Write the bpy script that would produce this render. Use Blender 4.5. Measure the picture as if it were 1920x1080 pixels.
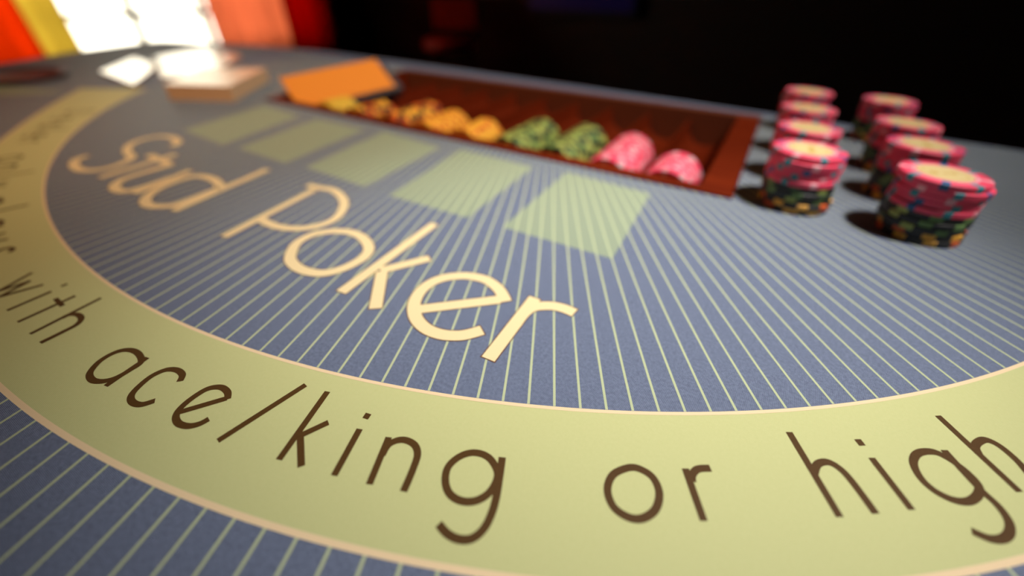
import bpy, bmesh, math, random
from mathutils import Vector, Matrix
from mathutils.geometry import tessellate_polygon

random.seed(7)
for o in list(bpy.data.objects): bpy.data.objects.remove(o)
sc = bpy.context.scene
COL = sc.collection
TZ = 0.92                      # height of the felt above the floor; table frame = world shifted by TZ

# ---------------------------------------------------------------- camera
cd = bpy.data.cameras.new('camera'); cam = bpy.data.objects.new('camera', cd); COL.objects.link(cam)
X = Vector((0.86075408, 0.50882797, 0.01401818)); Y = Vector((-0.31765591, 0.51543323, 0.79587895)); Z = Vector((0.39774004, -0.68950901, 0.60529347))
M = Matrix((X, Y, Z)).transposed().to_4x4(); M.translation = Vector((0.31588657, -0.66851723, 0.11089831 + TZ))
cam.matrix_world = M
cd.sensor_width = 36.0; cd.lens = 36.0 * 753.684 / 1920
cd.clip_start = 0.005; cd.clip_end = 60
cd.dof.use_dof = True; cd.dof.focus_distance = 0.1345; cd.dof.aperture_fstop = 2.8; cd.dof.aperture_blades = 0
sc.camera = cam

# ---------------------------------------------------------------- view, world, lights
sc.view_settings.view_transform = 'Standard'; sc.view_settings.look = 'None'
sc.view_settings.exposure = 0.0; sc.view_settings.gamma = 1.0; sc.view_settings.use_curve_mapping = False
w = bpy.data.worlds.new('daylight'); sc.world = w; w.use_nodes = True
w.node_tree.nodes['Background'].inputs[0].default_value = (1.0, 0.93, 0.74, 1)
w.node_tree.nodes['Background'].inputs[1].default_value = 4.2

def lamp(name, kind, loc, target, energy, color, **kw):
    d = bpy.data.lights.new(name, kind); o = bpy.data.objects.new(name, d); COL.objects.link(o)
    o.location = Vector(loc) + Vector((0, 0, TZ))
    v = Vector(target) - Vector(loc); o.rotation_euler = v.to_track_quat('-Z', 'Y').to_euler()
    d.energy = energy; d.color = color
    for k, x in kw.items(): setattr(d, k, x)
    return o
# two ceiling downlights on one fitting above the dealer's side, and a warm lamp at the left
lamp('downlight', 'SPOT', (0.80, -0.36, 1.28), (0.290, -0.505, 0), 104, (1.0, 0.965, 0.98), spot_size=math.radians(20), spot_blend=1.0, shadow_soft_size=0.065)
lamp('wide_downlight', 'SPOT', (0.80, -0.34, 1.30), (0.03, -0.10, 0), 90, (1.0, 0.90, 0.83), spot_size=math.radians(50), spot_blend=1.0, shadow_soft_size=0.065)
lamp('warm_lamp', 'SPOT', (-0.42, -1.15, 1.05), (-0.16, -0.34, 0), 26, (1.0, 0.44, 0.10), spot_size=math.radians(44), spot_blend=1.0, shadow_soft_size=0.10)
# daylight through the window opening
pl = lamp('window_portal', 'AREA', (-3.24, 0.80, 0.42), (0, 0.80, 0.42), 1, (1, 1, 1), shape='RECTANGLE', size=2.0, size_y=1.6)
pl.data.cycles.is_portal = True

# ---------------------------------------------------------------- materials
MATS = {}
def mat(name, col, rough=0.6, metal=0.0, **kw):
    if name in MATS: return MATS[name]
    m = bpy.data.materials.new(name); m.use_nodes = True; b = m.node_tree.nodes['Principled BSDF']
    b.inputs['Base Color'].default_value = (*col, 1); b.inputs['Roughness'].default_value = rough; b.inputs['Metallic'].default_value = metal
    for k, x in kw.items(): b.inputs[k].default_value = x
    MATS[name] = m; return m

def weave_mat(name, dark, light, rough=0.62, amp=1.0, pitch=0.00068, spec=0.18):
    """printed layout cloth: a fine woven dot pattern between two tones"""
    m = bpy.data.materials.new(name); m.use_nodes = True; nt = m.node_tree; N = nt.nodes; Lk = nt.links
    b = N['Principled BSDF']; b.inputs['Roughness'].default_value = rough
    b.inputs['Specular IOR Level'].default_value = spec
    tc = N.new('ShaderNodeTexCoord'); sp = N.new('ShaderNodeSeparateXYZ'); Lk.new(tc.outputs['Object'], sp.inputs[0])
    def wave(out):
        a = N.new('ShaderNodeMath'); a.operation = 'MULTIPLY'; a.inputs[1].default_value = 2 * math.pi / pitch; Lk.new(out, a.inputs[0])
        s = N.new('ShaderNodeMath'); s.operation = 'SINE'; Lk.new(a.outputs[0], s.inputs[0]); return s.outputs[0]
    u = N.new('ShaderNodeMath'); u.operation = 'ADD'; Lk.new(sp.outputs[0], u.inputs[0]); Lk.new(sp.outputs[1], u.inputs[1])
    v = N.new('ShaderNodeMath'); v.operation = 'SUBTRACT'; Lk.new(sp.outputs[0], v.inputs[0]); Lk.new(sp.outputs[1], v.inputs[1])
    p = N.new('ShaderNodeMath'); p.operation = 'MULTIPLY'; Lk.new(wave(u.outputs[0]), p.inputs[0]); Lk.new(wave(v.outputs[0]), p.inputs[1])
    q = N.new('ShaderNodeMath'); q.operation = 'MULTIPLY_ADD'; q.inputs[1].default_value = 0.5 * amp; q.inputs[2].default_value = 0.5; q.use_clamp = True; Lk.new(p.outputs[0], q.inputs[0])
    nz = N.new('ShaderNodeTexNoise'); nz.inputs['Scale'].default_value = 900; nz.inputs['Detail'].default_value = 2; Lk.new(tc.outputs['Object'], nz.inputs['Vector'])
    r = N.new('ShaderNodeMath'); r.operation = 'MULTIPLY_ADD'; r.inputs[1].default_value = 0.35 * amp; r.inputs[2].default_value = -0.175 * amp; Lk.new(nz.outputs[0], r.inputs[0])
    t = N.new('ShaderNodeMath'); t.operation = 'ADD'; t.use_clamp = True; Lk.new(q.outputs[0], t.inputs[0]); Lk.new(r.outputs[0], t.inputs[1])
    mx = N.new('ShaderNodeMix'); mx.data_type = 'RGBA'; Lk.new(t.outputs[0], mx.inputs[0])
    mx.inputs[6].default_value = (*dark, 1); mx.inputs[7].default_value = (*light, 1)
    Lk.new(mx.outputs[2], b.inputs['Base Color'])
    MATS[name] = m; return m

def wood_mat(name, c1, c2, rough=0.35, scale=(3, 60, 60)):
    m = bpy.data.materials.new(name); m.use_nodes = True; nt = m.node_tree; N = nt.nodes; Lk = nt.links
    b = N['Principled BSDF']; b.inputs['Roughness'].default_value = rough; b.inputs['Specular IOR Level'].default_value = 0.08
    tc = N.new('ShaderNodeTexCoord'); mp = N.new('ShaderNodeMapping'); mp.inputs['Scale'].default_value = scale; Lk.new(tc.outputs['Object'], mp.inputs[0])
    nz = N.new('ShaderNodeTexNoise'); nz.inputs['Scale'].default_value = 4; nz.inputs['Detail'].default_value = 6; Lk.new(mp.outputs[0], nz.inputs['Vector'])
    cr = N.new('ShaderNodeValToRGB'); cr.color_ramp.elements[0].position = .3; cr.color_ramp.elements[1].position = .7
    cr.color_ramp.elements[0].color = (*c1, 1); cr.color_ramp.elements[1].color = (*c2, 1); Lk.new(nz.outputs[0], cr.inputs[0]); Lk.new(cr.outputs[0], b.inputs['Base Color'])
    MATS[name] = m; return m

def cloth_mat(name, col, trans):
    m = bpy.data.materials.new(name); m.use_nodes = True; nt = m.node_tree; N = nt.nodes; Lk = nt.links
    for n in list(N):
        if n.type != 'OUTPUT_MATERIAL': N.remove(n)
    out = [n for n in N if n.type == 'OUTPUT_MATERIAL'][0]
    d = N.new('ShaderNodeBsdfDiffuse'); d.inputs[0].default_value = (*col, 1)
    t = N.new('ShaderNodeBsdfTranslucent'); t.inputs[0].default_value = (*trans, 1)
    mx = N.new('ShaderNodeMixShader'); mx.inputs[0].default_value = 0.85; Lk.new(d.outputs[0], mx.inputs[1]); Lk.new(t.outputs[0], mx.inputs[2]); Lk.new(mx.outputs[0], out.inputs[0])
    MATS[name] = m; return m

def glass_mat():
    m = bpy.data.materials.new('window_glass'); m.use_nodes = True; nt = m.node_tree; N = nt.nodes; Lk = nt.links
    for n in list(N):
        if n.type != 'OUTPUT_MATERIAL': N.remove(n)
    out = [n for n in N if n.type == 'OUTPUT_MATERIAL'][0]
    t = N.new('ShaderNodeBsdfTransparent'); g = N.new('ShaderNodeBsdfGlossy'); g.inputs['Roughness'].default_value = 0.02
    f = N.new('ShaderNodeFresnel'); f.inputs[0].default_value = 1.45
    mx = N.new('ShaderNodeMixShader'); Lk.new(f.outputs[0], mx.inputs[0]); Lk.new(t.outputs[0], mx.inputs[1]); Lk.new(g.outputs[0], mx.inputs[2]); Lk.new(mx.outputs[0], out.inputs[0])
    MATS['window_glass'] = m; return m

FELT = weave_mat('blue_felt', (0.006, 0.012, 0.040), (0.258, 0.308, 0.415), amp=1.5)
BAND = weave_mat('pale_green_print', (0.47, 0.49, 0.20), (0.60, 0.60, 0.28))
RAY = weave_mat('pale_ray_print', (0.40, 0.46, 0.25), (0.52, 0.57, 0.34))
BOXM = weave_mat('grey_green_print', (0.23, 0.285, 0.19), (0.29, 0.35, 0.24))
RING = weave_mat('peach_line_print', (0.76, 0.57, 0.32), (0.84, 0.66, 0.40), amp=.5)
CREAM = weave_mat('cream_print', (0.74, 0.60, 0.31), (0.82, 0.68, 0.38), amp=.5)
BROWN = weave_mat('brown_print', (0.045, 0.019, 0.003), (0.115, 0.056, 0.011))
RUST = mat('rust_outline_print', (0.11, 0.03, 0.006), 0.7)
TRAYW = wood_mat('red_mahogany', (0.085, 0.008, 0.0015), (0.155, 0.018, 0.003), 0.5)
TABLEW = wood_mat('dark_table_wood', (0.02, 0.008, 0.004), (0.05, 0.018, 0.008), 0.4)

# ---------------------------------------------------------------- mesh helpers
def link(name, bm, mats, parent=None, loc=None, smooth=False):
    me = bpy.data.meshes.new(name)
    if smooth:
        for f in bm.faces: f.smooth = True
    bm.to_mesh(me); bm.free()
    for m in (mats if isinstance(mats, (list, tuple)) else [mats]): me.materials.append(m)
    o = bpy.data.objects.new(name, me); COL.objects.link(o)
    if parent: o.parent = parent
    if loc: o.location = loc
    return o
def empty(name, loc=(0, 0, 0), rz=0):
    o = bpy.data.objects.new(name, None); COL.objects.link(o); o.location = loc; o.rotation_euler = (0, 0, rz); o.empty_display_size = .05; return o
def tag(o, label, cat, group=None, kind=None):
    o['label'] = label; o['category'] = cat
    if group: o['group'] = group
    if kind: o['kind'] = kind
    return o
def box(bm, x0, x1, y0, y1, z0, z1, mi=0, bev=0.0):
    vs = [bm.verts.new((x, y, z)) for z in (z0, z1) for y in (y0, y1) for x in (x0, x1)]
    fs = []
    for idx in ((0, 2, 3, 1), (4, 5, 7, 6), (0, 1, 5, 4), (2, 6, 7, 3), (0, 4, 6, 2), (1, 3, 7, 5)):
        f = bm.faces.new([vs[i] for i in idx]); f.material_index = mi; fs.append(f)
    if bev:
        es = list({e for f in fs for e in f.edges})
        bmesh.ops.bevel(bm, geom=es, offset=bev, segments=2, affect='EDGES', profile=.7)
def bmbox(*a, **k):
    bm = bmesh.new(); box(bm, *a, **k); return bm
def prism(outer, holes, z0, z1, skip_sides=False):
    """flat plate with holes, sides closed"""
    bm = bmesh.new(); loops = [outer] + holes
    tri = tessellate_polygon([[Vector((x, y, 0)) for x, y in lp] for lp in loops])
    flat = [p for lp in loops for p in lp]
    top = [bm.verts.new((x, y, z1)) for x, y in flat]
    for t in tri:
        try: bm.faces.new([top[i] for i in t])
        except ValueError: pass
    if z0 is not None:
        bot = [bm.verts.new((x, y, z0)) for x, y in flat]
        for t in tri:
            try: bm.faces.new([bot[i] for i in reversed(t)])
            except ValueError: pass
        k = 0
        for lp in loops:
            n = len(lp)
            for i in range(n):
                a, b_ = k + i, k + (i + 1) % n
                bm.faces.new([top[a], top[b_], bot[b_], bot[a]])
            k += n
    bmesh.ops.recalc_face_normals(bm, faces=bm.faces)
    if z0 is None:
        for f in bm.faces:
            if f.normal.z < 0: f.normal_flip()
    return bm
def lathe(prof, n=48, cap=True):
    bm = bmesh.new(); rings = []
    for r, z in prof:
        rings.append([bm.verts.new((r * math.cos(2 * math.pi * i / n), r * math.sin(2 * math.pi * i / n), z)) for i in range(n)])
    for a, b_ in zip(rings, rings[1:]):
        for i in range(n): bm.faces.new([a[i], a[(i + 1) % n], b_[(i + 1) % n], b_[i]])
    if cap:
        bm.faces.new(list(reversed(rings[0]))); bm.faces.new(rings[-1])
    bmesh.ops.recalc_face_normals(bm, faces=bm.faces)
    return bm

# ---------------------------------------------------------------- the room
XL, XR, YB, YF, ZC = -3.2, 3.0, 2.6, -3.2, 2.75
DARKW = mat('dark_brown_wall', (0.020, 0.008, 0.006), 0.8)
def struct(name, bm, m):
    o = link(name, bm, m); o['kind'] = 'structure'; return o
carpet = mat('dark_red_carpet', (0.012, 0.006, 0.006), 0.95)
struct('floor', bmbox(XL - .2, XR + .2, YF - .2, YB + .2, -0.1, 0), carpet)
struct('ceiling', bmbox(XL - .2, XR + .2, YF - .2, YB + .2, ZC, ZC + .1), DARKW)
struct('wall_back', bmbox(XL - .2, XR + .2, YB, YB + .2, 0, ZC), DARKW)
struct('wall_front', bmbox(XL - .2, XR + .2, YF - .2, YF, 0, ZC), DARKW)
struct('wall_right', bmbox(XR, XR + .2, YF, YB, 0, ZC), DARKW)
# left wall with the window opening
WY0, WY1, WZ0, WZ1 = -0.30, 2.00, TZ - 0.345, TZ + 1.35
bm = bmesh.new()
box(bm, XL - .2, XL, YF, WY0, 0, ZC); box(bm, XL - .2, XL, WY1, YB, 0, ZC)
box(bm, XL - .2, XL, WY0, WY1, 0, WZ0); box(bm, XL - .2, XL, WY0, WY1, WZ1, ZC)
struct('wall_left', bm, DARKW)
OLIVE = mat('olive_painted_wood', (0.45, 0.33, 0.08), 0.5)
win = empty('window_1', (XL, 0, 0)); win['kind'] = 'structure'
bm = bmesh.new()
box(bm, -.12, -.04, WY0, WY0 + .05, WZ0, WZ1); box(bm, -.12, -.04, WY1 - .05, WY1, WZ0, WZ1)
box(bm, -.12, -.04, WY0 + .05, WY1 - .05, WZ0, WZ0 + .05); box(bm, -.12, -.04, WY0 + .05, WY1 - .05, WZ1 - .05, WZ1)
link('window_frame', bm, OLIVE, win)
bm = bmesh.new()
for y in (0.0, 0.36, 0.74, 1.16, 1.58): box(bm, -.095, -.065, y - .020, y + .020, WZ0 + .05, WZ1 - .05)
for z in (-0.085, 0.31, 0.70): box(bm, -.095, -.065, WY0 + .05, WY1 - .05, TZ + z - .015, TZ + z + .015)
link('glazing_bars', bm, OLIVE, win)
link('pane', bmbox(-.083, -.079, WY0 + .05, WY1 - .05, WZ0 + .05, WZ1 - .05), glass_mat(), win)
link('window_sill', bmbox(-.20, .02, WY0, WY1, WZ0 - .03, WZ0), OLIVE, win)

def curtain(name, x, y0, y1, z0, z1, m, waves, amp, lab, cat='curtain'):
    bm = bmesh.new(); n = int(waves * 14); t = 0.002
    cols = []
    for i in range(n + 1):
        s = i / n; y = y0 + (y1 - y0) * s
        dx = amp * math.sin(s * waves * 2 * math.pi + .7) + amp * .4 * math.sin(s * waves * 5.1 + 1)
        cols.append([[bm.verts.new((x + dx * (1.0 if z == z0 else .7) + o_, y, z)) for z in (z0, (z0 + z1) / 2, z1)] for o_ in (0, t)])
    for a, b_ in zip(cols, cols[1:]):
        for s_ in (0, 1):
            for k in (0, 1):
                bm.faces.new([a[s_][k], b_[s_][k], b_[s_][k + 1], a[s_][k + 1]])
        for k in (0, 2): bm.faces.new([a[0][k], b_[0][k], b_[1][k], a[1][k]])
    for c in (cols[0], cols[-1]):
        for k in (0, 1): bm.faces.new([c[0][k], c[0][k + 1], c[1][k + 1], c[1][k]])
    bmesh.ops.recalc_face_normals(bm, faces=bm.faces)
    o = link(name, bm, m, smooth=True); tag(o, lab, cat); return o
RED = cloth_mat('red_orange_cloth', (0.75, 0.13, 0.02), (0.95, 0.19, 0.03))
RED2 = cloth_mat('scarlet_cloth', (0.8, 0.16, 0.06), (1.0, 0.46, 0.30))
DKRED = cloth_mat('unlit_red_cloth', (0.35, 0.02, 0.01), (0.55, 0.02, 0.008))  # missing backlight put into the cloth colour as a darker red
GOLD = cloth_mat('gold_cloth', (0.6, 0.45, 0.1), (0.92, 0.76, 0.24))
curtain('curtain', XL + .07, WY0 - .25, 0.20, TZ - .62, TZ + 1.55, RED, 5, .018, 'orange-red curtain at the left edge of the bright window', 'curtain')
curtain('curtain', XL + .04, 0.19, 0.375, TZ - .62, TZ + 1.55, GOLD, 2, .012, 'narrow olive-gold curtain strip between red curtain and bright window', 'curtain')
curtain('curtain', XL + .06, 1.12, 1.72, TZ - .62, TZ + 1.55, RED2, 4, .022, 'glowing scarlet curtain just right of the bright window', 'curtain')
curtain('curtain', XL + .12, 1.64, 2.10, TZ - .62, TZ + 1.55, DKRED, 3, .022, 'dark red unlit curtain beside the black corner of the room', 'curtain')
rod = lathe([(0.014, 0), (0.014, 2.9)], 16); bmesh.ops.rotate(rod, verts=rod.verts, matrix=Matrix.Rotation(-math.pi / 2, 3, 'X'))
tag(link('curtain_rod', rod, mat('black_iron', (.02, .02, .02), .4, 1.0), None, (XL + .09, -.65, TZ + 1.56)), 'black rod that carries the curtains above the window', 'curtain rod')

# dim screen and stool in the dark part of the room
scr = empty('wall_screen', (-1.04, YB, TZ + 0.10)); tag(scr, 'dim violet screen high in the dark background', 'screen')
link('bezel', bmbox(-.42, .42, -.05, 0, -.17, .25, bev=.008), mat('black_plastic', (.01, .01, .012), .4), scr)
sm = mat('violet_glow', (0.01, 0.01, 0.02), .3); sm.node_tree.nodes['Principled BSDF'].inputs['Emission Color'].default_value = (.16, .05, 1, 1); sm.node_tree.nodes['Principled BSDF'].inputs['Emission Strength'].default_value = 0.009
link('display', bmbox(-.39, .39, -.053, -.05, -.14, .22), sm, scr)
st = empty('bar_stool', (-1.86, 2.1, 0), .3); tag(st, 'dim red padded bar stool in the dark behind the table', 'stool')
RL = mat('red_leather', (.45, .02, .012), .45)
link('seat', lathe([(.14, .62), (.185, .63), (.19, .665), (.17, .69), (.0005, .70)], 32), RL, st, smooth=True)
bm = bmbox(-.17, .17, .13, .17, .74, .93, bev=.018); link('backrest', bm, RL, st)
for bx in (-.13, .11): link('back_post', bmbox(bx, bx + .02, .13, .15, .63, .80), MATS['black_iron'], st)
for sx, sy in ((-1, -1), (1, -1), (1, 1), (-1, 1)):
    lg = lathe([(.013, 0), (.013, .63)], 10)
    for v in lg.verts: v.co.x += sx * (.18 - .08 * v.co.z / .63); v.co.y += sy * (.18 - .08 * v.co.z / .63)
    link('leg', lg, MATS['black_iron'], st)
fr = lathe([(.195, .20), (.207, .20), (.207, .215), (.195, .215), (.195, .20)], 32, cap=False); link('footrest', fr, MATS['black_iron'], st)
sl = lamp('stool_fill_spot', 'SPOT', (-1.86, 1.9, 1.7), (-1.86, 2.1, -.25), 0.5, (1, .3, .2), spot_size=math.radians(22), spot_blend=1, shadow_soft_size=.05)  # added fill spot that lifts only the stool out of the dark, no visible source


# printed artwork of the cloth, millimetres in the table frame
TITLE_W = 5.5
TRAY_GZ = -0.0135
RING_IN = [(-148, 512.65), (-144, 507.61), (-140, 503.21), (-136, 499.44), (-132, 496.31), (-128, 493.79), (-124, 491.85), (-120, 490.45), (-116, 489.55), (-112, 489.1), (-108, 489.03), (-104, 489.3), (-100, 489.84), (-96, 490.57), (-92, 491.45), (-88, 492.39), (-84, 493.34), (-80, 494.22), (-76, 494.98), (-72, 495.56), (-68, 495.91), (-64, 495.97), (-60, 495.71), (-56, 495.09), (-52, 494.08), (-48, 492.68), (-44, 490.87), (-40, 488.66)]
RING_OUT = [(-148, 593.73), (-144, 579.07), (-140, 566.86), (-136, 556.87), (-132, 548.87), (-128, 542.65), (-124, 538.02), (-120, 534.78), (-116, 532.73), (-112, 531.7), (-108, 531.52), (-104, 532.03), (-100, 533.06), (-96, 534.47), (-92, 536.12), (-88, 537.87), (-84, 539.62), (-80, 541.23), (-76, 542.6), (-72, 543.63), (-68, 544.22), (-64, 544.31), (-60, 543.8), (-56, 542.63), (-52, 540.74), (-48, 538.07), (-44, 534.59), (-40, 530.26)]
LETTERS = [
 ('title', 'S', [["s", [[-91.32, -522.91], [-99.27, -515.12], [-117.25, -511.65], [-129.35, -516.97], [-130.69, -528.18], [-123.53, -539.67], [-107.56, -548.41], [-88.69, -553.1], [-79.77, -564.23], [-78.45, -575.15], [-86.43, -583.12], [-100.03, -583.59], [-115.41, -578.35], [-121.37, -568.89]]]]),
 ('title', 't', [["l", [[-61.68, -583.23], [-69.01, -531.19]]], ["l", [[-84.54, -543.37], [-49.4, -544.68]]]]),
 ('title', 'u', [["s", [[-48.93, -544.38], [-46.7, -572.01], [-42.4, -580.52], [-33.76, -585.67], [-23.01, -585.25], [-19.45, -578.04], [-20.58, -566.6], [-22.07, -556.26]]], ["l", [[-13.59, -582.97], [-24.43, -543.34]]]]),
 ('title', 'd', [["c", [[23.32, -549.37], [7.35, -544.01], [-7.56, -545.31], [-12.97, -552.76], [-11.22, -565.29], [-5.68, -576.53], [3.59, -584.37], [13.73, -586.48], [21.87, -582.6], [25.56, -575.7], [24.65, -564.29], [23.27, -552.37]]], ["l", [[18.92, -512.64], [33.17, -582.61]]]]),
 ('title', 'P', [["l", [[88.25, -584.22], [77.81, -518.76]]], ["s", [[67.35, -515.97], [77.35, -514.58], [87.95, -512.32], [101.12, -516.49], [111.36, -523.39], [119.43, -533.76], [121.91, -542.82], [119.45, -551.44], [113.17, -558.02], [103.45, -562.0], [93.85, -562.63], [86.29, -561.82]]]]),
 ('title', 'o', [["c", [[134.95, -577.87], [126.95, -568.42], [125.89, -558.99], [129.1, -552.7], [134.51, -548.04], [142.35, -545.18], [152.29, -546.19], [162.36, -551.64], [166.47, -558.29], [167.0, -564.21], [165.61, -572.22], [160.69, -579.46], [151.27, -582.44], [142.2, -581.6]]]]),
 ('title', 'k', [["l", [[174.35, -513.25], [179.88, -584.88]]], ["l", [[182.34, -563.41], [195.25, -542.75]]], ["l", [[183.44, -563.49], [201.14, -585.03]]]]),
 ('title', 'e', [["l", [[217.19, -575.63], [242.85, -552.15]]], ["s", [[245.66, -552.17], [242.65, -549.37], [237.63, -545.78], [230.43, -543.36], [224.22, -543.91], [218.12, -546.38], [212.37, -551.6], [209.24, -558.4], [209.42, -566.03], [212.19, -572.9], [216.49, -578.13], [221.55, -581.61], [227.49, -583.41], [232.84, -583.3], [237.51, -581.86], [242.59, -578.5], [247.1, -572.48]]]]),
 ('title', 'r', [["l", [[257.62, -584.25], [255.37, -543.17]]], ["s", [[256.54, -563.22], [256.15, -555.42], [257.29, -549.97], [260.53, -546.45], [264.88, -543.93], [269.54, -543.05], [274.44, -543.33]]]]),
 ('with', 'w', [["l", [[46.78, -649.46], [52.81, -662.43], [54.28, -652.24], [58.52, -663.61], [62.95, -650.38]]]]),
 ('with', 'i', [["l", [[73.34, -664.99], [72.18, -650.5]]], ["l", [[71.21, -646.84], [71.22, -644.65]]]]),
 ('with', 't', [["l", [[86.38, -665.32], [84.8, -646.42]]], ["l", [[79.89, -651.61], [88.8, -652.0]]]]),
 ('with', 'h', [["l", [[99.43, -665.35], [95.86, -641.36]]], ["s", [[98.1, -655.26], [98.1, -652.7], [101.1, -651.11], [105.25, -651.51], [107.87, -654.01], [108.46, -658.08], [108.95, -665.17]]]]),
 ('ace', 'a', [["c", [[151.54, -650.34], [145.73, -648.89], [140.81, -649.95], [138.29, -653.04], [138.68, -657.8], [142.22, -661.94], [146.7, -662.95], [150.31, -661.53], [152.4, -658.59], [152.57, -654.14]]], ["l", [[151.16, -648.1], [153.8, -661.81]]]]),
 ('ace', 'c', [["s", [[172.78, -647.89], [170.49, -645.91], [166.57, -645.75], [163.22, -647.66], [162.08, -651.59], [163.39, -656.1], [165.54, -659.22], [168.81, -660.28], [172.35, -659.32], [174.47, -656.25]]]]),
 ('ace', 'e', [["l", [[185.78, -654.69], [193.5, -643.51]]], ["s", [[194.02, -643.81], [191.21, -642.1], [187.09, -642.15], [184.1, -644.82], [183.67, -649.46], [184.73, -653.78], [186.97, -656.04], [190.35, -656.75], [193.81, -655.64], [195.79, -653.46], [196.44, -651.06]]]]),
 ('slash', 'slash', [["l", [[210.74, -626.62], [206.45, -653.91]]]]),
 ('king', 'k', [["l", [[219.45, -624.66], [227.43, -648.29]]], ["l", [[225.74, -640.49], [229.47, -632.57]]], ["l", [[226.19, -640.22], [234.69, -646.29]]]]),
 ('king', 'i', [["l", [[239.62, -629.16], [244.83, -643.32]]], ["l", [[237.8, -623.73], [238.26, -625.68]]]]),
 ('king', 'n', [["l", [[249.31, -626.61], [255.1, -640.03]]], ["s", [[251.84, -631.92], [251.1, -628.23], [253.38, -625.17], [257.35, -624.47], [260.44, -626.27], [262.46, -630.54], [264.51, -636.67]]]]),
 ('king', 'g', [["c", [[283.22, -618.5], [278.81, -616.43], [274.43, -617.37], [271.58, -620.5], [270.62, -624.74], [272.42, -628.45], [275.63, -630.64], [279.45, -630.57], [282.7, -628.62], [284.6, -625.26], [284.7, -621.49]]], ["s", [[282.35, -614.3], [284.65, -619.39], [287.13, -625.33], [288.27, -629.62], [288.44, -633.48], [287.12, -636.69], [284.44, -638.43], [281.17, -638.88], [277.92, -638.22]]]]),
 ('or', 'o', [["c", [[315.37, -598.12], [312.09, -602.48], [312.12, -607.39], [315.04, -610.92], [319.3, -611.5], [322.62, -609.81], [324.9, -605.8], [324.67, -601.04], [322.17, -597.68], [318.6, -596.92]]]]),
 ('or', 'r', [["l", [[329.33, -590.05], [336.5, -602.26]]], ["s", [[331.81, -592.93], [331.47, -590.81], [332.55, -588.29], [335.58, -586.2]]]]),
 ('high', 'h', [["l", [[354.82, -560.89], [367.27, -582.72]]], ["s", [[361.53, -572.12], [362.4, -568.62], [365.02, -566.3], [368.17, -566.96], [371.07, -570.02], [375.59, -576.76]]]]),
 ('high', 'i', [["l", [[376.3, -557.92], [384.06, -570.54]]], ["l", [[373.18, -552.72], [374.35, -554.54]]]]),
 ('high', 'g', [["c", [[395.6, -546.11], [392.33, -545.97], [388.51, -548.95], [386.82, -553.46], [387.75, -558.03], [390.44, -560.74], [394.18, -561.34], [397.72, -559.77], [400.55, -556.07], [401.51, -552.16], [399.48, -548.58]]], ["s", [[395.61, -543.4], [401.3, -553.14], [404.41, -556.95], [405.65, -560.76], [404.91, -564.46], [402.85, -567.44], [400.0, -569.14], [396.53, -569.12]]]]),
 ('high', 'h', [["l", [[396.72, -528.55], [411.01, -548.81]]], ["s", [[404.38, -539.1], [404.45, -536.1], [407.38, -532.3], [410.57, -532.61], [413.63, -536.39], [415.51, -541.6], [417.9, -547.67]]]]),
]
BOXES = [[[-131.45, -494.59], [-155.19, -400.27], [-85.77, -407.69], [-61.22, -499.51]], [[-43.88, -497.07], [-63.39, -405.43], [3.73, -405.37], [18.17, -498.3]], [[37.47, -495.42], [21.88, -399.41], [93.59, -406.32], [101.07, -497.32]], [[125.2, -498.82], [109.87, -401.04], [179.95, -403.83], [185.88, -497.03]], [[209.17, -495.84], [205.48, -399.42], [268.86, -404.38], [273.84, -494.43]]]

# ---------------------------------------------------------------- the table
E0 = (75.0, -143.0)
def interp(tab, a):
    if a <= tab[0][0]: return tab[0][1]
    if a >= tab[-1][0]: return tab[-1][1]
    for k in range(len(tab) - 1):
        if tab[k][0] <= a <= tab[k + 1][0]:
            p0 = tab[max(k - 1, 0)][1]; p1 = tab[k][1]; p2 = tab[k + 1][1]; p3 = tab[min(k + 2, len(tab) - 1)][1]
            t = (a - tab[k][0]) / (tab[k + 1][0] - tab[k][0])
            return .5 * ((2 * p1) + (-p0 + p2) * t + (2 * p0 - 5 * p1 + 4 * p2 - p3) * t * t + (-p0 + 3 * p1 - 3 * p2 + p3) * t ** 3)
def ring_pt(tab, a, dr=0.0):
    r = interp(tab, a) + dr
    return ((E0[0] + r * math.cos(math.radians(a))) / 1000, (E0[1] + r * math.sin(math.radians(a))) / 1000)

TX0, TX1, TY0, TY1 = -0.1800, 0.3170, -0.3850, -0.1430     # tray recess
far = [(0.93, -0.165), (0.523, -0.138), (0.321, -0.122), (0.10, -0.108), (-0.20, -0.092), (-0.45, -0.088), (-0.60, -0.106), (-0.72, -0.140), (-0.845, -0.176)]
side = [(-0.856, -0.190), (-0.838, -0.245), (-0.797, -0.339), (-0.716, -0.466)]
arc = [(0.075 + 0.868 * math.cos(math.radians(a)), -0.143 + 0.868 * math.sin(math.radians(a))) for a in range(-150, -2, 4)]
outline = far + side + arc
hole = [(TX0, TY0), (TX1, TY0), (TX1, TY1), (TX0, TY1)]
tab = empty('poker_table', (0, 0, TZ)); tag(tab, 'card table with blue printed felt, pale lettered band and radiating lines', 'poker table')
link('table_top', prism(outline, [hole], -0.055, -0.002), TABLEW, tab)
felt = link('felt', prism(outline, [hole], -0.002, 0.0), FELT, tab)
apron = [(x * .93 + .005, y * .93 - .02) for x, y in outline]; inner = [(x * .90 + .0075, y * .90 - .03) for x, y in outline]
link('apron', prism(apron, [inner], -0.16, -0.055), TABLEW, tab)
for lx in (-.42, .50):
    bm = lathe([(.20, -TZ), (.20, -TZ + .03), (.06, -TZ + .07), (.045, -.5), (.06, -.12), (.12, -.055)], 40); bmesh.ops.translate(bm, verts=bm.verts, vec=(lx, -.50, 0))
    link('leg', bm, TABLEW, tab, smooth=True)

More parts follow.
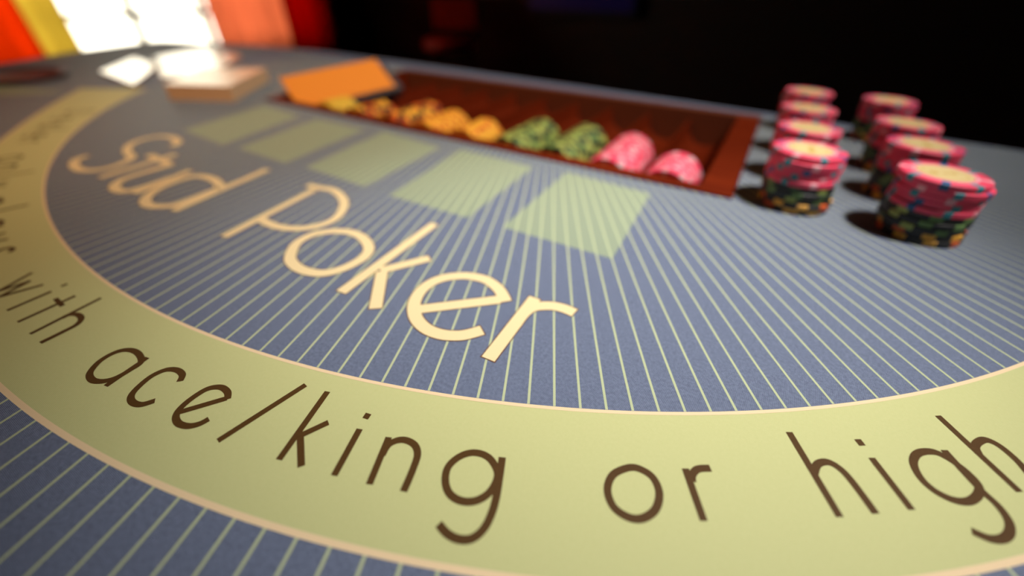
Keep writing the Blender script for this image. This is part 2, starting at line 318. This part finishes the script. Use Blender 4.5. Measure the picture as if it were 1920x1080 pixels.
dz = 0.00003
def flat(polys, z):
    bm = bmesh.new()
    for p in polys:
        f = bm.faces.new([bm.verts.new((x, y, z)) for x, y in p])
    bm.normal_update()
    for f in bm.faces:
        if f.normal.z < 0: f.normal_flip()
    return bm
def strip(a_pts, b_pts):
    return [[a_pts[i], a_pts[i + 1], b_pts[i + 1], b_pts[i]] for i in range(len(a_pts) - 1)]
A0, A1 = -146.0, -8.0
angs = [A0 + (A1 - A0) * i / 200 for i in range(201)]
link('printed_band', flat(strip([ring_pt(RING_IN, a) for a in angs], [ring_pt(RING_OUT, a) for a in angs]), dz), BAND, felt)
for tabl, dd in ((RING_IN, (-0.65, 0.65)), (RING_OUT, (-0.85, 0.85))):
    link('band_border', flat(strip([ring_pt(tabl, a, dd[0]) for a in angs], [ring_pt(tabl, a, dd[1]) for a in angs]), 3 * dz), RING, felt)

# radiating lines (one print)
RA, RD, RW = -1.1303786, 0.013008154, 0.00088
def polar_cross(tabl, ux, uy):
    lo, hi = 0.05, 1.4
    def g(t):
        dx, dy = t * ux * 1000 - E0[0], t * uy * 1000 - E0[1]
        return math.hypot(dx, dy) - interp(tabl, math.degrees(math.atan2(dy, dx)))
    for _ in range(40):
        m_ = (lo + hi) / 2
        if g(m_) > 0: hi = m_
        else: lo = m_
    return hi
def inside(p):
    c = False; n = len(outline)
    for i in range(n):
        (x1, y1), (x2, y2) = outline[i], outline[(i + 1) % n]
        if (y1 > p[1]) != (y2 > p[1]) and p[0] < (x2 - x1) * (p[1] - y1) / (y2 - y1) + x1: c = not c
    return c
rays = []
for k in range(-157, 88):
    a = RA + k * RD
    if not (-math.pi + .02 < a < -.02): continue
    ux, uy = math.cos(a), math.sin(a); nx, ny = -uy * RW / 2, ux * RW / 2
    t0 = min(TX1 / ux if ux > 1e-6 else 9, TX0 / ux if ux < -1e-6 else 9, TY0 / uy) + .0005
    if t0 * uy > -0.135:                 # leaves the recess above the felt's back strip
        t0 = max(t0, 0.14 / abs(uy)) if abs(uy) > .12 else t0
    t1 = polar_cross(RING_IN, ux, uy); t2 = polar_cross(RING_OUT, ux, uy); t3 = t2
    while inside(((t3 + .004) * ux, (t3 + .004) * uy)): t3 += .004
    for s, e in ((t0, t1 - .0008), (t2 + .0008, t3)):
        if e > s + .002 and inside((s * ux, s * uy)):
            rays.append([(s * ux + nx, s * uy + ny), (e * ux + nx, e * uy + ny), (e * ux - nx, e * uy - ny), (s * ux - nx, s * uy - ny)])
link('ray_lines', flat(rays, 2 * dz), RAY, felt)
for b_ in BOXES:
    link('card_box', flat([[(x / 1000, y / 1000) for x, y in b_]], dz), BOXM, felt)
link('card_box', flat([[(-.53, -.525), (-.40, -.487), (-.43, -.53), (-.53, -.60)]], dz), BOXM, felt)

# lettering as pen strokes on the cloth
def catmull(p, closed, n=8):
    out = []; m_ = len(p)
    rng = range(m_) if closed else range(m_ - 1)
    for i in rng:
        P = [p[(i + k) % m_] if closed else p[min(max(i + k, 0), m_ - 1)] for k in (-1, 0, 1, 2)]
        for s in range(n):
            t = s / n
            out.append(tuple(.5 * ((2 * P[1][c]) + (-P[0][c] + P[2][c]) * t + (2 * P[0][c] - 5 * P[1][c] + 4 * P[2][c] - P[3][c]) * t * t + (-P[0][c] + 3 * P[1][c] - 3 * P[2][c] + P[3][c]) * t ** 3) for c in (0, 1)))
    if not closed: out.append(tuple(p[-1]))
    return out
def ribbon(p, w_, closed, ext=0.0):
    n = len(p); L_, R_ = [], []
    p = [Vector(q) for q in p]
    if ext and not closed:
        p[0] = p[0] + (p[0] - p[1]).normalized() * ext; p[-1] = p[-1] + (p[-1] - p[-2]).normalized() * ext
    for i in range(n):
        a = p[(i - 1) % n] if (closed or i) else p[i]; b_ = p[(i + 1) % n] if (closed or i < n - 1) else p[i]
        d = (b_ - a).normalized(); nv = Vector((-d.y, d.x)) * w_ / 2
        L_.append(p[i] + nv); R_.append(p[i] - nv)
    q = strip(L_, R_)
    if closed: q.append([L_[-1], L_[0], R_[0], R_[-1]])
    return q
def letter_mesh(strokes, w_, z, ext=0.0, lw=None):
    P = []
    for kind, pts in strokes:
        if kind == 'l':
            for a, b_ in zip(pts, pts[1:]): P.append(ribbon([a, b_], lw or w_, False, ext))
        else: P.append(ribbon(catmull(pts, kind == 'c'), w_, kind == 'c', ext))
    bm = bmesh.new()
    for k, pp in enumerate(P):             # each pen stroke lies a hair above the one before
        for q in pp: bm.faces.new([bm.verts.new((x / 1000, y / 1000, z + k * .000004)) for x, y in q])
    bm.normal_update()
    for f in bm.faces:
        if f.normal.z < 0: f.normal_flip()
    return bm
# glyphs for the blurred words further round the band: x along the arc, y towards the rays' centre, mm
def bowl(cx, cy, rx, ry, n=10): return ['c', [(cx + rx * math.cos(2 * math.pi * i / n), cy + ry * math.sin(2 * math.pi * i / n)) for i in range(n)]]
GLY = {
 'D': [['l', [(-6.5, 0), (-6.5, 22)]], ['s', [(-6.5, 22), (0, 21.5), (5.5, 17), (7, 11), (5.5, 5), (0, .5), (-6.5, 0)]]],
 'e': [['l', [(-6, 7.2), (6.2, 7.2)]], ['s', [(6.2, 7.2), (5.5, 10.8), (2.5, 13.3), (-2.5, 13.3), (-5.8, 10), (-6, 5), (-3.5, 1.2), (1, 0), (5.2, 2.2)]]],
 'a': [bowl(0, 6.7, 6.2, 6.6), ['l', [(6.6, 13.8), (6.6, -.4)]]],
 'l': [['l', [(0, 0), (0, 25)]]],
 'r': [['l', [(-2.5, 0), (-2.5, 13.5)]], ['s', [(-2.5, 8), (-1, 12), (3, 13.5)]]],
 'o': [bowl(0, 6.7, 6.6, 6.7)],
 'n': [['l', [(-5, 0), (-5, 13.5)]], ['s', [(-5, 8), (-3, 12.4), (0, 13.4), (4, 12), (5.2, 8.5), (5.2, 0)]]],
 'y': [['l', [(-5.5, 13.5), (.3, 1)]], ['l', [(6, 13.5), (-3, -8)]]],
 'p': [bowl(0, 6.7, 6.2, 6.6), ['l', [(-6.6, 13.8), (-6.6, -9)]]],
 's': [['s', [(3.6, 11.6), (1, 13.4), (-2.6, 12.6), (-3.6, 10), (-1.5, 7.6), (2, 6), (3.8, 3.4), (2.4, .6), (-1.2, 0), (-4, 2)]]],
}
for word, items in (('Dealer', [('D', -133.4), ('e', -130.6), ('a', -128.1), ('l', -126.2), ('e', -124.2), ('r', -122.2)]),
                    ('only', [('o', -117.2), ('n', -114.6), ('l', -112.3), ('y', -110.3)]),
                    ('plays', [('p', -106.3), ('l', -104.3), ('a', -102.1), ('y', -99.5), ('s', -97.2)])):
    for ch, a in items:
        r0 = 521.0 + max(0, -112 - a) * .35; ar_, er, et = math.radians(a), None, None
        er = (math.cos(ar_), math.sin(ar_)); et = (-er[1], er[0]); st_ = []
        for kind, pts in GLY[ch]:
            st_.append([kind, [(E0[0] + er[0] * (r0 - y) + et[0] * x * .9, E0[1] + er[1] * (r0 - y) + et[1] * x * .9) for x, y in pts]])
        LETTERS.append((word, ch, st_))
for word, ch, strokes in LETTERS:
    if word == 'title':
        wt = TITLE_W + (.7 if ch in 'Stud' else 0)
        link('printed_letter', letter_mesh(strokes, wt + .9, 4 * dz, .45), RUST, felt)
        link('printed_letter', letter_mesh(strokes, wt, 5 * dz), CREAM, felt)
    else:
        link('printed_letter', letter_mesh(strokes, 2.15, 4 * dz, lw=1.75 if word == 'with' else 2.05), BROWN, felt)

# ---------------------------------------------------------------- chips
CR, CT = 0.0195, 0.00335
def chip_mesh(kind, body, spots, nspot, frac, inlay, halo=None):
    """disc with bevelled rim; edge spots are coloured clay pieces running over the rim"""
    bm = bmesh.new(); n = 64
    prof = [(0.0125, 0), (CR - .0004, 0), (CR, .0004), (CR, CT - .0004), (CR - .0004, CT), (0.0142, CT), (0.0125, CT)]
    rings = [[bm.verts.new((r * math.cos(2 * math.pi * i / n), r * math.sin(2 * math.pi * i / n), z)) for i in range(n)] for r, z in prof]
    for j, (a, b_) in enumerate(zip(rings, rings[1:])):
        for i in range(n):
            f = bm.faces.new([a[i], a[(i + 1) % n], b_[(i + 1) % n], b_[i]])
            ph = (i / n * nspot) % 1.0
            if ph < frac and (j < 5): f.material_index = 1 + int(i / n * nspot) % len(spots)
            if j == 5: f.material_index = len(spots) + 1
    bm.faces.new(list(reversed(rings[0]))); bm.faces.new(rings[-1])
    bmesh.ops.recalc_face_normals(bm, faces=bm.faces)
    me = bpy.data.meshes.new(kind); bm.to_mesh(me); bm.free()
    for m_ in [body] + spots + [halo or body]: me.materials.append(m_)
    lm = lathe([(.0005, 0), (.0120, 0), (.0120, .0001), (.0005, .0001)], 32, cap=False)
    for f in list(lm.faces): f.material_index = 0
    bm2 = lm
    # printed emblem: thin ring and two small marks
    for r0, r1, z, mi in ((.0093, .0098, .00013, 1),):
        va = [bm2.verts.new((r0 * math.cos(2 * math.pi * i / 32), r0 * math.sin(2 * math.pi * i / 32), z)) for i in range(32)]
        vb = [bm2.verts.new((r1 * math.cos(2 * math.pi * i / 32), r1 * math.sin(2 * math.pi * i / 32), z)) for i in range(32)]
        for i in range(32):
            f = bm2.faces.new([va[i], va[(i + 1) % 32], vb[(i + 1) % 32], vb[i]]); f.material_index = mi
    for cx, cy, rr in ((.0052, -.0008, .0021), (-.0035, .0012, .0016), (.0004, .0008, .0013)):
        f = bm2.faces.new([bm2.verts.new((cx + rr * 1.2 * math.cos(2 * math.pi * i / 12), cy + rr * math.sin(2 * math.pi * i / 12), .00013)) for i in range(12)]); f.material_index = 1
    mi = bpy.data.meshes.new(kind + '_inlay'); bm2.to_mesh(mi); bm2.free()
    for m_ in inlay: mi.materials.append(m_)
    return me, mi
inl = [mat('cream_inlay', (.70, .56, .25), .5), mat('ochre_mark', (.55, .34, .07), .5)]
PINK = mat('pink_clay', (.82, .060, .125), .5); TEAL = mat('teal_clay', (.035, .26, .30), .45); BLUEC = mat('blue_clay', (.02, .10, .25), .45); PALEP = mat('pale_pink_clay', (.86, .38, .42), .45)
BLK = mat('black_clay', (.014, .014, .011), .45); GRN = mat('green_clay', (.12, .22, .06), .5); DGRN = mat('dark_green_clay', (.05, .09, .03), .5); LIME = mat('lime_clay', (.36, .42, .09), .5)
AMB = mat('amber_clay', (.85, .42, .04), .45); REDO = mat('red_orange_clay', (.62, .10, .015), .45); YEL = mat('yellow_clay', (.88, .44, .04), .45); OLV = mat('olive_yellow_clay', (.70, .48, .05), .45)
KINDS = {
 'pink': chip_mesh('pink_chip', PINK, [TEAL, BLUEC, TEAL, PALEP], 8, .20, inl, PALEP),
 'black': chip_mesh('black_green_chip', BLK, [GRN, DGRN, LIME, GRN], 8, .36, inl),
 'amber': chip_mesh('black_amber_chip', BLK, [AMB, REDO, AMB], 9, .48, inl),
 'tpink': chip_mesh('pink_tray_chip', PINK, [PALEP, PALEP, mat('grey_pink_clay', (.55, .42, .42), .5)], 9, .30, inl),
 'tgreen': chip_mesh('green_tray_chip', BLK, [LIME, GRN, LIME], 9, .62, inl),
 'tyellow': chip_mesh('yellow_tray_chip', REDO, [YEL, AMB, YEL], 8, .66, inl),
 'torange': chip_mesh('orange_tray_chip', BLK, [REDO, AMB, REDO], 8, .6, inl),
 'tolive': chip_mesh('olive_tray_chip', AMB, [OLV, OLV], 8, .8, inl),
}
def chip(kind, mtx, label, group):
    me, mi = KINDS[kind]
    o = bpy.data.objects.new('casino_chip', me); COL.objects.link(o); o.matrix_world = mtx
    c = bpy.data.objects.new('inlay', mi); COL.objects.link(c); c.parent = o; c.location = (0, 0, CT)
    tag(o, label, 'poker chip', group); return o

ORD = ['bottom', 'second lowest', 'third lowest', 'fourth lowest', 'fifth lowest', 'fifth from top', 'fourth from top', 'third from top', 'second from top', 'topmost']
ROWN = ['rearmost', 'second rearmost', 'second nearest', 'nearest']
for ci, (cx, cname, ys) in enumerate(((.3505, 'tray-side column', (-.173, -.250, -.3145, -.3695)), (.4125, 'outer column', (-.173, -.2585, -.3165, -.3735)))):
    for ri, y in enumerate(ys):
        jit = 0.0009
        tx, ty = ((-.0035, .001), (-.003, 0))[ci]
        for k in range(10):
            kd = 'amber' if k < 2 else 'black' if k < 5 else 'pink'
            dx, dy = random.uniform(-jit, jit), random.uniform(-jit, jit)
            if ri == 3 and ci == 1 and k == 8: dx += .0012
            mtx = Matrix.Translation((cx + dx + tx * k / 9, y + dy + ty * k / 9, TZ + .00018 + k * (CT + .00001))) @ Matrix.Rotation(random.uniform(0, 6.28), 4, 'Z')
            col = {'amber': 'black and orange', 'black': 'black and green', 'pink': 'pink'}[kd]
            look = {'amber': 'black chip with orange edge spots', 'black': 'black chip with green edge spots', 'pink': 'pink chip with teal edge spots'}[kd]
            if k == 9: look = 'pink chip with cream centre'
            chip(kd, mtx, '%s, %s, %s stack, %s' % (look, ORD[k], ROWN[ri], cname), 'stacks of ten chips on the felt')

# ---------------------------------------------------------------- chip tray
tray = empty('chip_tray', (0, 0, TZ)); tag(tray, 'dark red wooden chip tray with grooves, set into the felt', 'chip tray')
G0, GP, GR, GZ = 0.2710, 0.0455, 0.0212, TRAY_GZ
link('front_rail', bmbox(TX0 + .0005, TX1 - .0005, TY0 + .0005, TY0 + .0125, -.040, .0016, bev=.0010), TRAYW, tray)
link('back_rail', bmbox(TX0 + .0005, TX1 - .0005, TY1 - .016, TY1 - .0005, -.040, .0020, bev=.0010), mat('worn_rail_wood', (.14, .04, .018), .4), tray)
link('end_block', bmbox(TX0 + .0005, TX0 + .008, TY0 + .0125, TY1 - .016, -.040, .0016, bev=.0008), TRAYW, tray)
link('end_block', bmbox(TX1 - .022, TX1 - .0005, TY0 + .0125, TY1 - .016, -.040, .0016, bev=.0008), TRAYW, tray)
ya, yb = TY0 + .0125, TY1 - .016
prof = [(TX1 - .022, -.001)]
for g in range(9):
    cx = G0 - g * GP
    if g == 0: prof.append((cx + GR + .0015, -.004))
    for s in range(0, 13):
        a = -math.pi * s / 12
        zz = GZ + GR * math.sin(a)
        prof.append((cx + GR * math.cos(a), zz))
    nxt = cx - GP / 2
    prof.append((nxt + .0008, GZ + .0048))
    if g < 8: prof.append((nxt - .0008, GZ + .0048))
prof.append((G0 - 8.5 * GP - .0005, -.037)); prof.append((TX0 + .008, -.037))
bm = bmesh.new()
rowsv = [[bm.verts.new((x, y, z)) for x, z in prof] for y in (ya, yb)]
for i in range(len(prof) - 1): bm.faces.new([rowsv[0][i], rowsv[0][i + 1], rowsv[1][i + 1], rowsv[1][i]])
bot = [[bm.verts.new((x, y, -.040)) for x in (prof[0][0], prof[-1][0])] for y in (ya, yb)]
bm.faces.new([bot[0][0], bot[0][1], bot[1][1], bot[1][0]])
bm.faces.new([rowsv[0][0], rowsv[1][0], bot[1][0], bot[0][0]]); bm.faces.new([rowsv[0][-1], bot[0][1], bot[1][1], rowsv[1][-1]])
bmesh.ops.triangulate(bm, faces=[f for f in bm.faces if len(f.verts) > 4]); bmesh.ops.recalc_face_normals(bm, faces=bm.faces)
link('grooved_bed', bm, TRAYW, tray)

GN = ['first groove from the right end', 'second groove from the right end', 'third groove from the right end', 'fourth groove from the right end', 'fifth groove from the right end', 'sixth groove from the right end', 'seventh groove from the right end', 'eighth groove from the right end', 'ninth groove from the right end']
rows = [('tpink', 13, 'pink', 0.0), ('tpink', 22, 'pink', 0.0), ('tgreen', 22, 'green spotted', .05), ('tgreen', 20, 'green spotted', .05), ('tyellow', 12, 'yellow', .03), ('tyellow', 15, 'yellow', .03), ('torange', 19, 'orange', .04), ('torange', 12, 'dull orange', .04), ('tolive', 9, 'mustard yellow', .03)]
for g, (kd, n, cname, tilt) in enumerate(rows):
    cx = G0 - g * GP; y = ya + .0006
    for k in range(n):
        t = random.uniform(-tilt, tilt); step = CT + .00005 + abs(t) * .012
        mtx = Matrix.Translation((cx + random.uniform(-.0003, .0003), y + CT + step - CT, TZ + GZ + random.uniform(-.0002, .0006))) @ Matrix.Rotation(math.pi / 2, 4, 'X') @ Matrix.Rotation(random.uniform(0, 6.28), 4, 'Z')
        pos = 'nearest the rail' if k == 0 else 'rearmost' if k == n - 1 else 'mid-row'
        chip(kd, mtx, '%s chip on edge, %s, %s' % (cname, pos, GN[g]), 'chips on edge in the %s' % GN[g])
        y += step

# ---------------------------------------------------------------- things lying on the felt
def rotm(a, b_, c): return Matrix.Rotation(a, 4, 'Z') @ Matrix.Rotation(b_, 4, 'Y') @ Matrix.Rotation(c, 4, 'X')
cc = empty('card_case'); cc.matrix_world = Matrix.Translation((-.141, -.307, .011 + TZ)) @ rotm(1.191, -.092, .497)
tag(cc, 'flat case with orange lid lying tilted in the left end of the chip tray', 'case')
link('lid', bmbox(-.0600, .0600, -.0267, .0267, -.002, 0, bev=.0006), mat('orange_lacquer', (.80, .27, .03), .42), cc)
link('case_body', bmbox(-.0060, .0690, -.0310, .0180, -.0130, -.002, bev=.0006), mat('slate_grey_case', (.06, .055, .06), .5), cc)

def slab(name, quad, z0, z1, m, bev=.0004):
    cx = sum(p[0] for p in quad) / len(quad); cy = sum(p[1] for p in quad) / len(quad)
    bm = prism([((x - cx) / 1000, (y - cy) / 1000) for x, y in quad], [], z0, z1)
    o = link(name, bm, m); o.location = (cx / 1000, cy / 1000, TZ); return o
CARD = mat('glossy_card_white', (.80, .62, .40), .22, **{'Coat Weight': .35, 'Coat Roughness': .12})
CARDS = mat('card_stock_edge', (.75, .46, .24), .6)
def pack(quad, h, label, face=None):
    cx = sum(p[0] for p in quad) / len(quad); cy = sum(p[1] for p in quad) / len(quad)
    t = empty('card_pack', (cx / 1000, cy / 1000, TZ)); tag(t, label, 'card pack')
    lq = [((x - cx) / 1000, (y - cy) / 1000) for x, y in quad]
    link('card_block', prism(lq, [], .0002, h - .0004), CARDS, t)
    link('top_card', prism(lq, [], h - .0004, h), face or CARD, t)
    return t
pack([(-508, -416), (-614, -331), (-511, -337), (-369, -433)], .003, 'flat white card pack with bright glare, leftmost on the felt')
pack([(-598, -306), (-655, -187), (-489, -222), (-375, -332), (-392, -392)], .003, 'wide white card pack lying behind the thick tan pack')
pack([(-262, -443), (-196, -409), (-268, -318), (-330, -362)], .016, 'thick tan card pack standing highest, left of the chip tray', mat('satin_card_face', (.78, .60, .38), .34, **{'Coat Weight': .25, 'Coat Roughness': .25}))
# dark red object at the left edge
co = empty('drink_coaster', (-.545, -.487, TZ), .4); tag(co, 'dark red flat coaster at the left edge of the picture', 'coaster')
cm = mat('oxblood_leather', (.10, .012, .006), .5)
link('coaster_body', lathe([(.044, .0002), (.046, .002), (.046, .005), (.041, .0065), (.038, .004), (.0005, .004)], 40), cm, co, smooth=True)
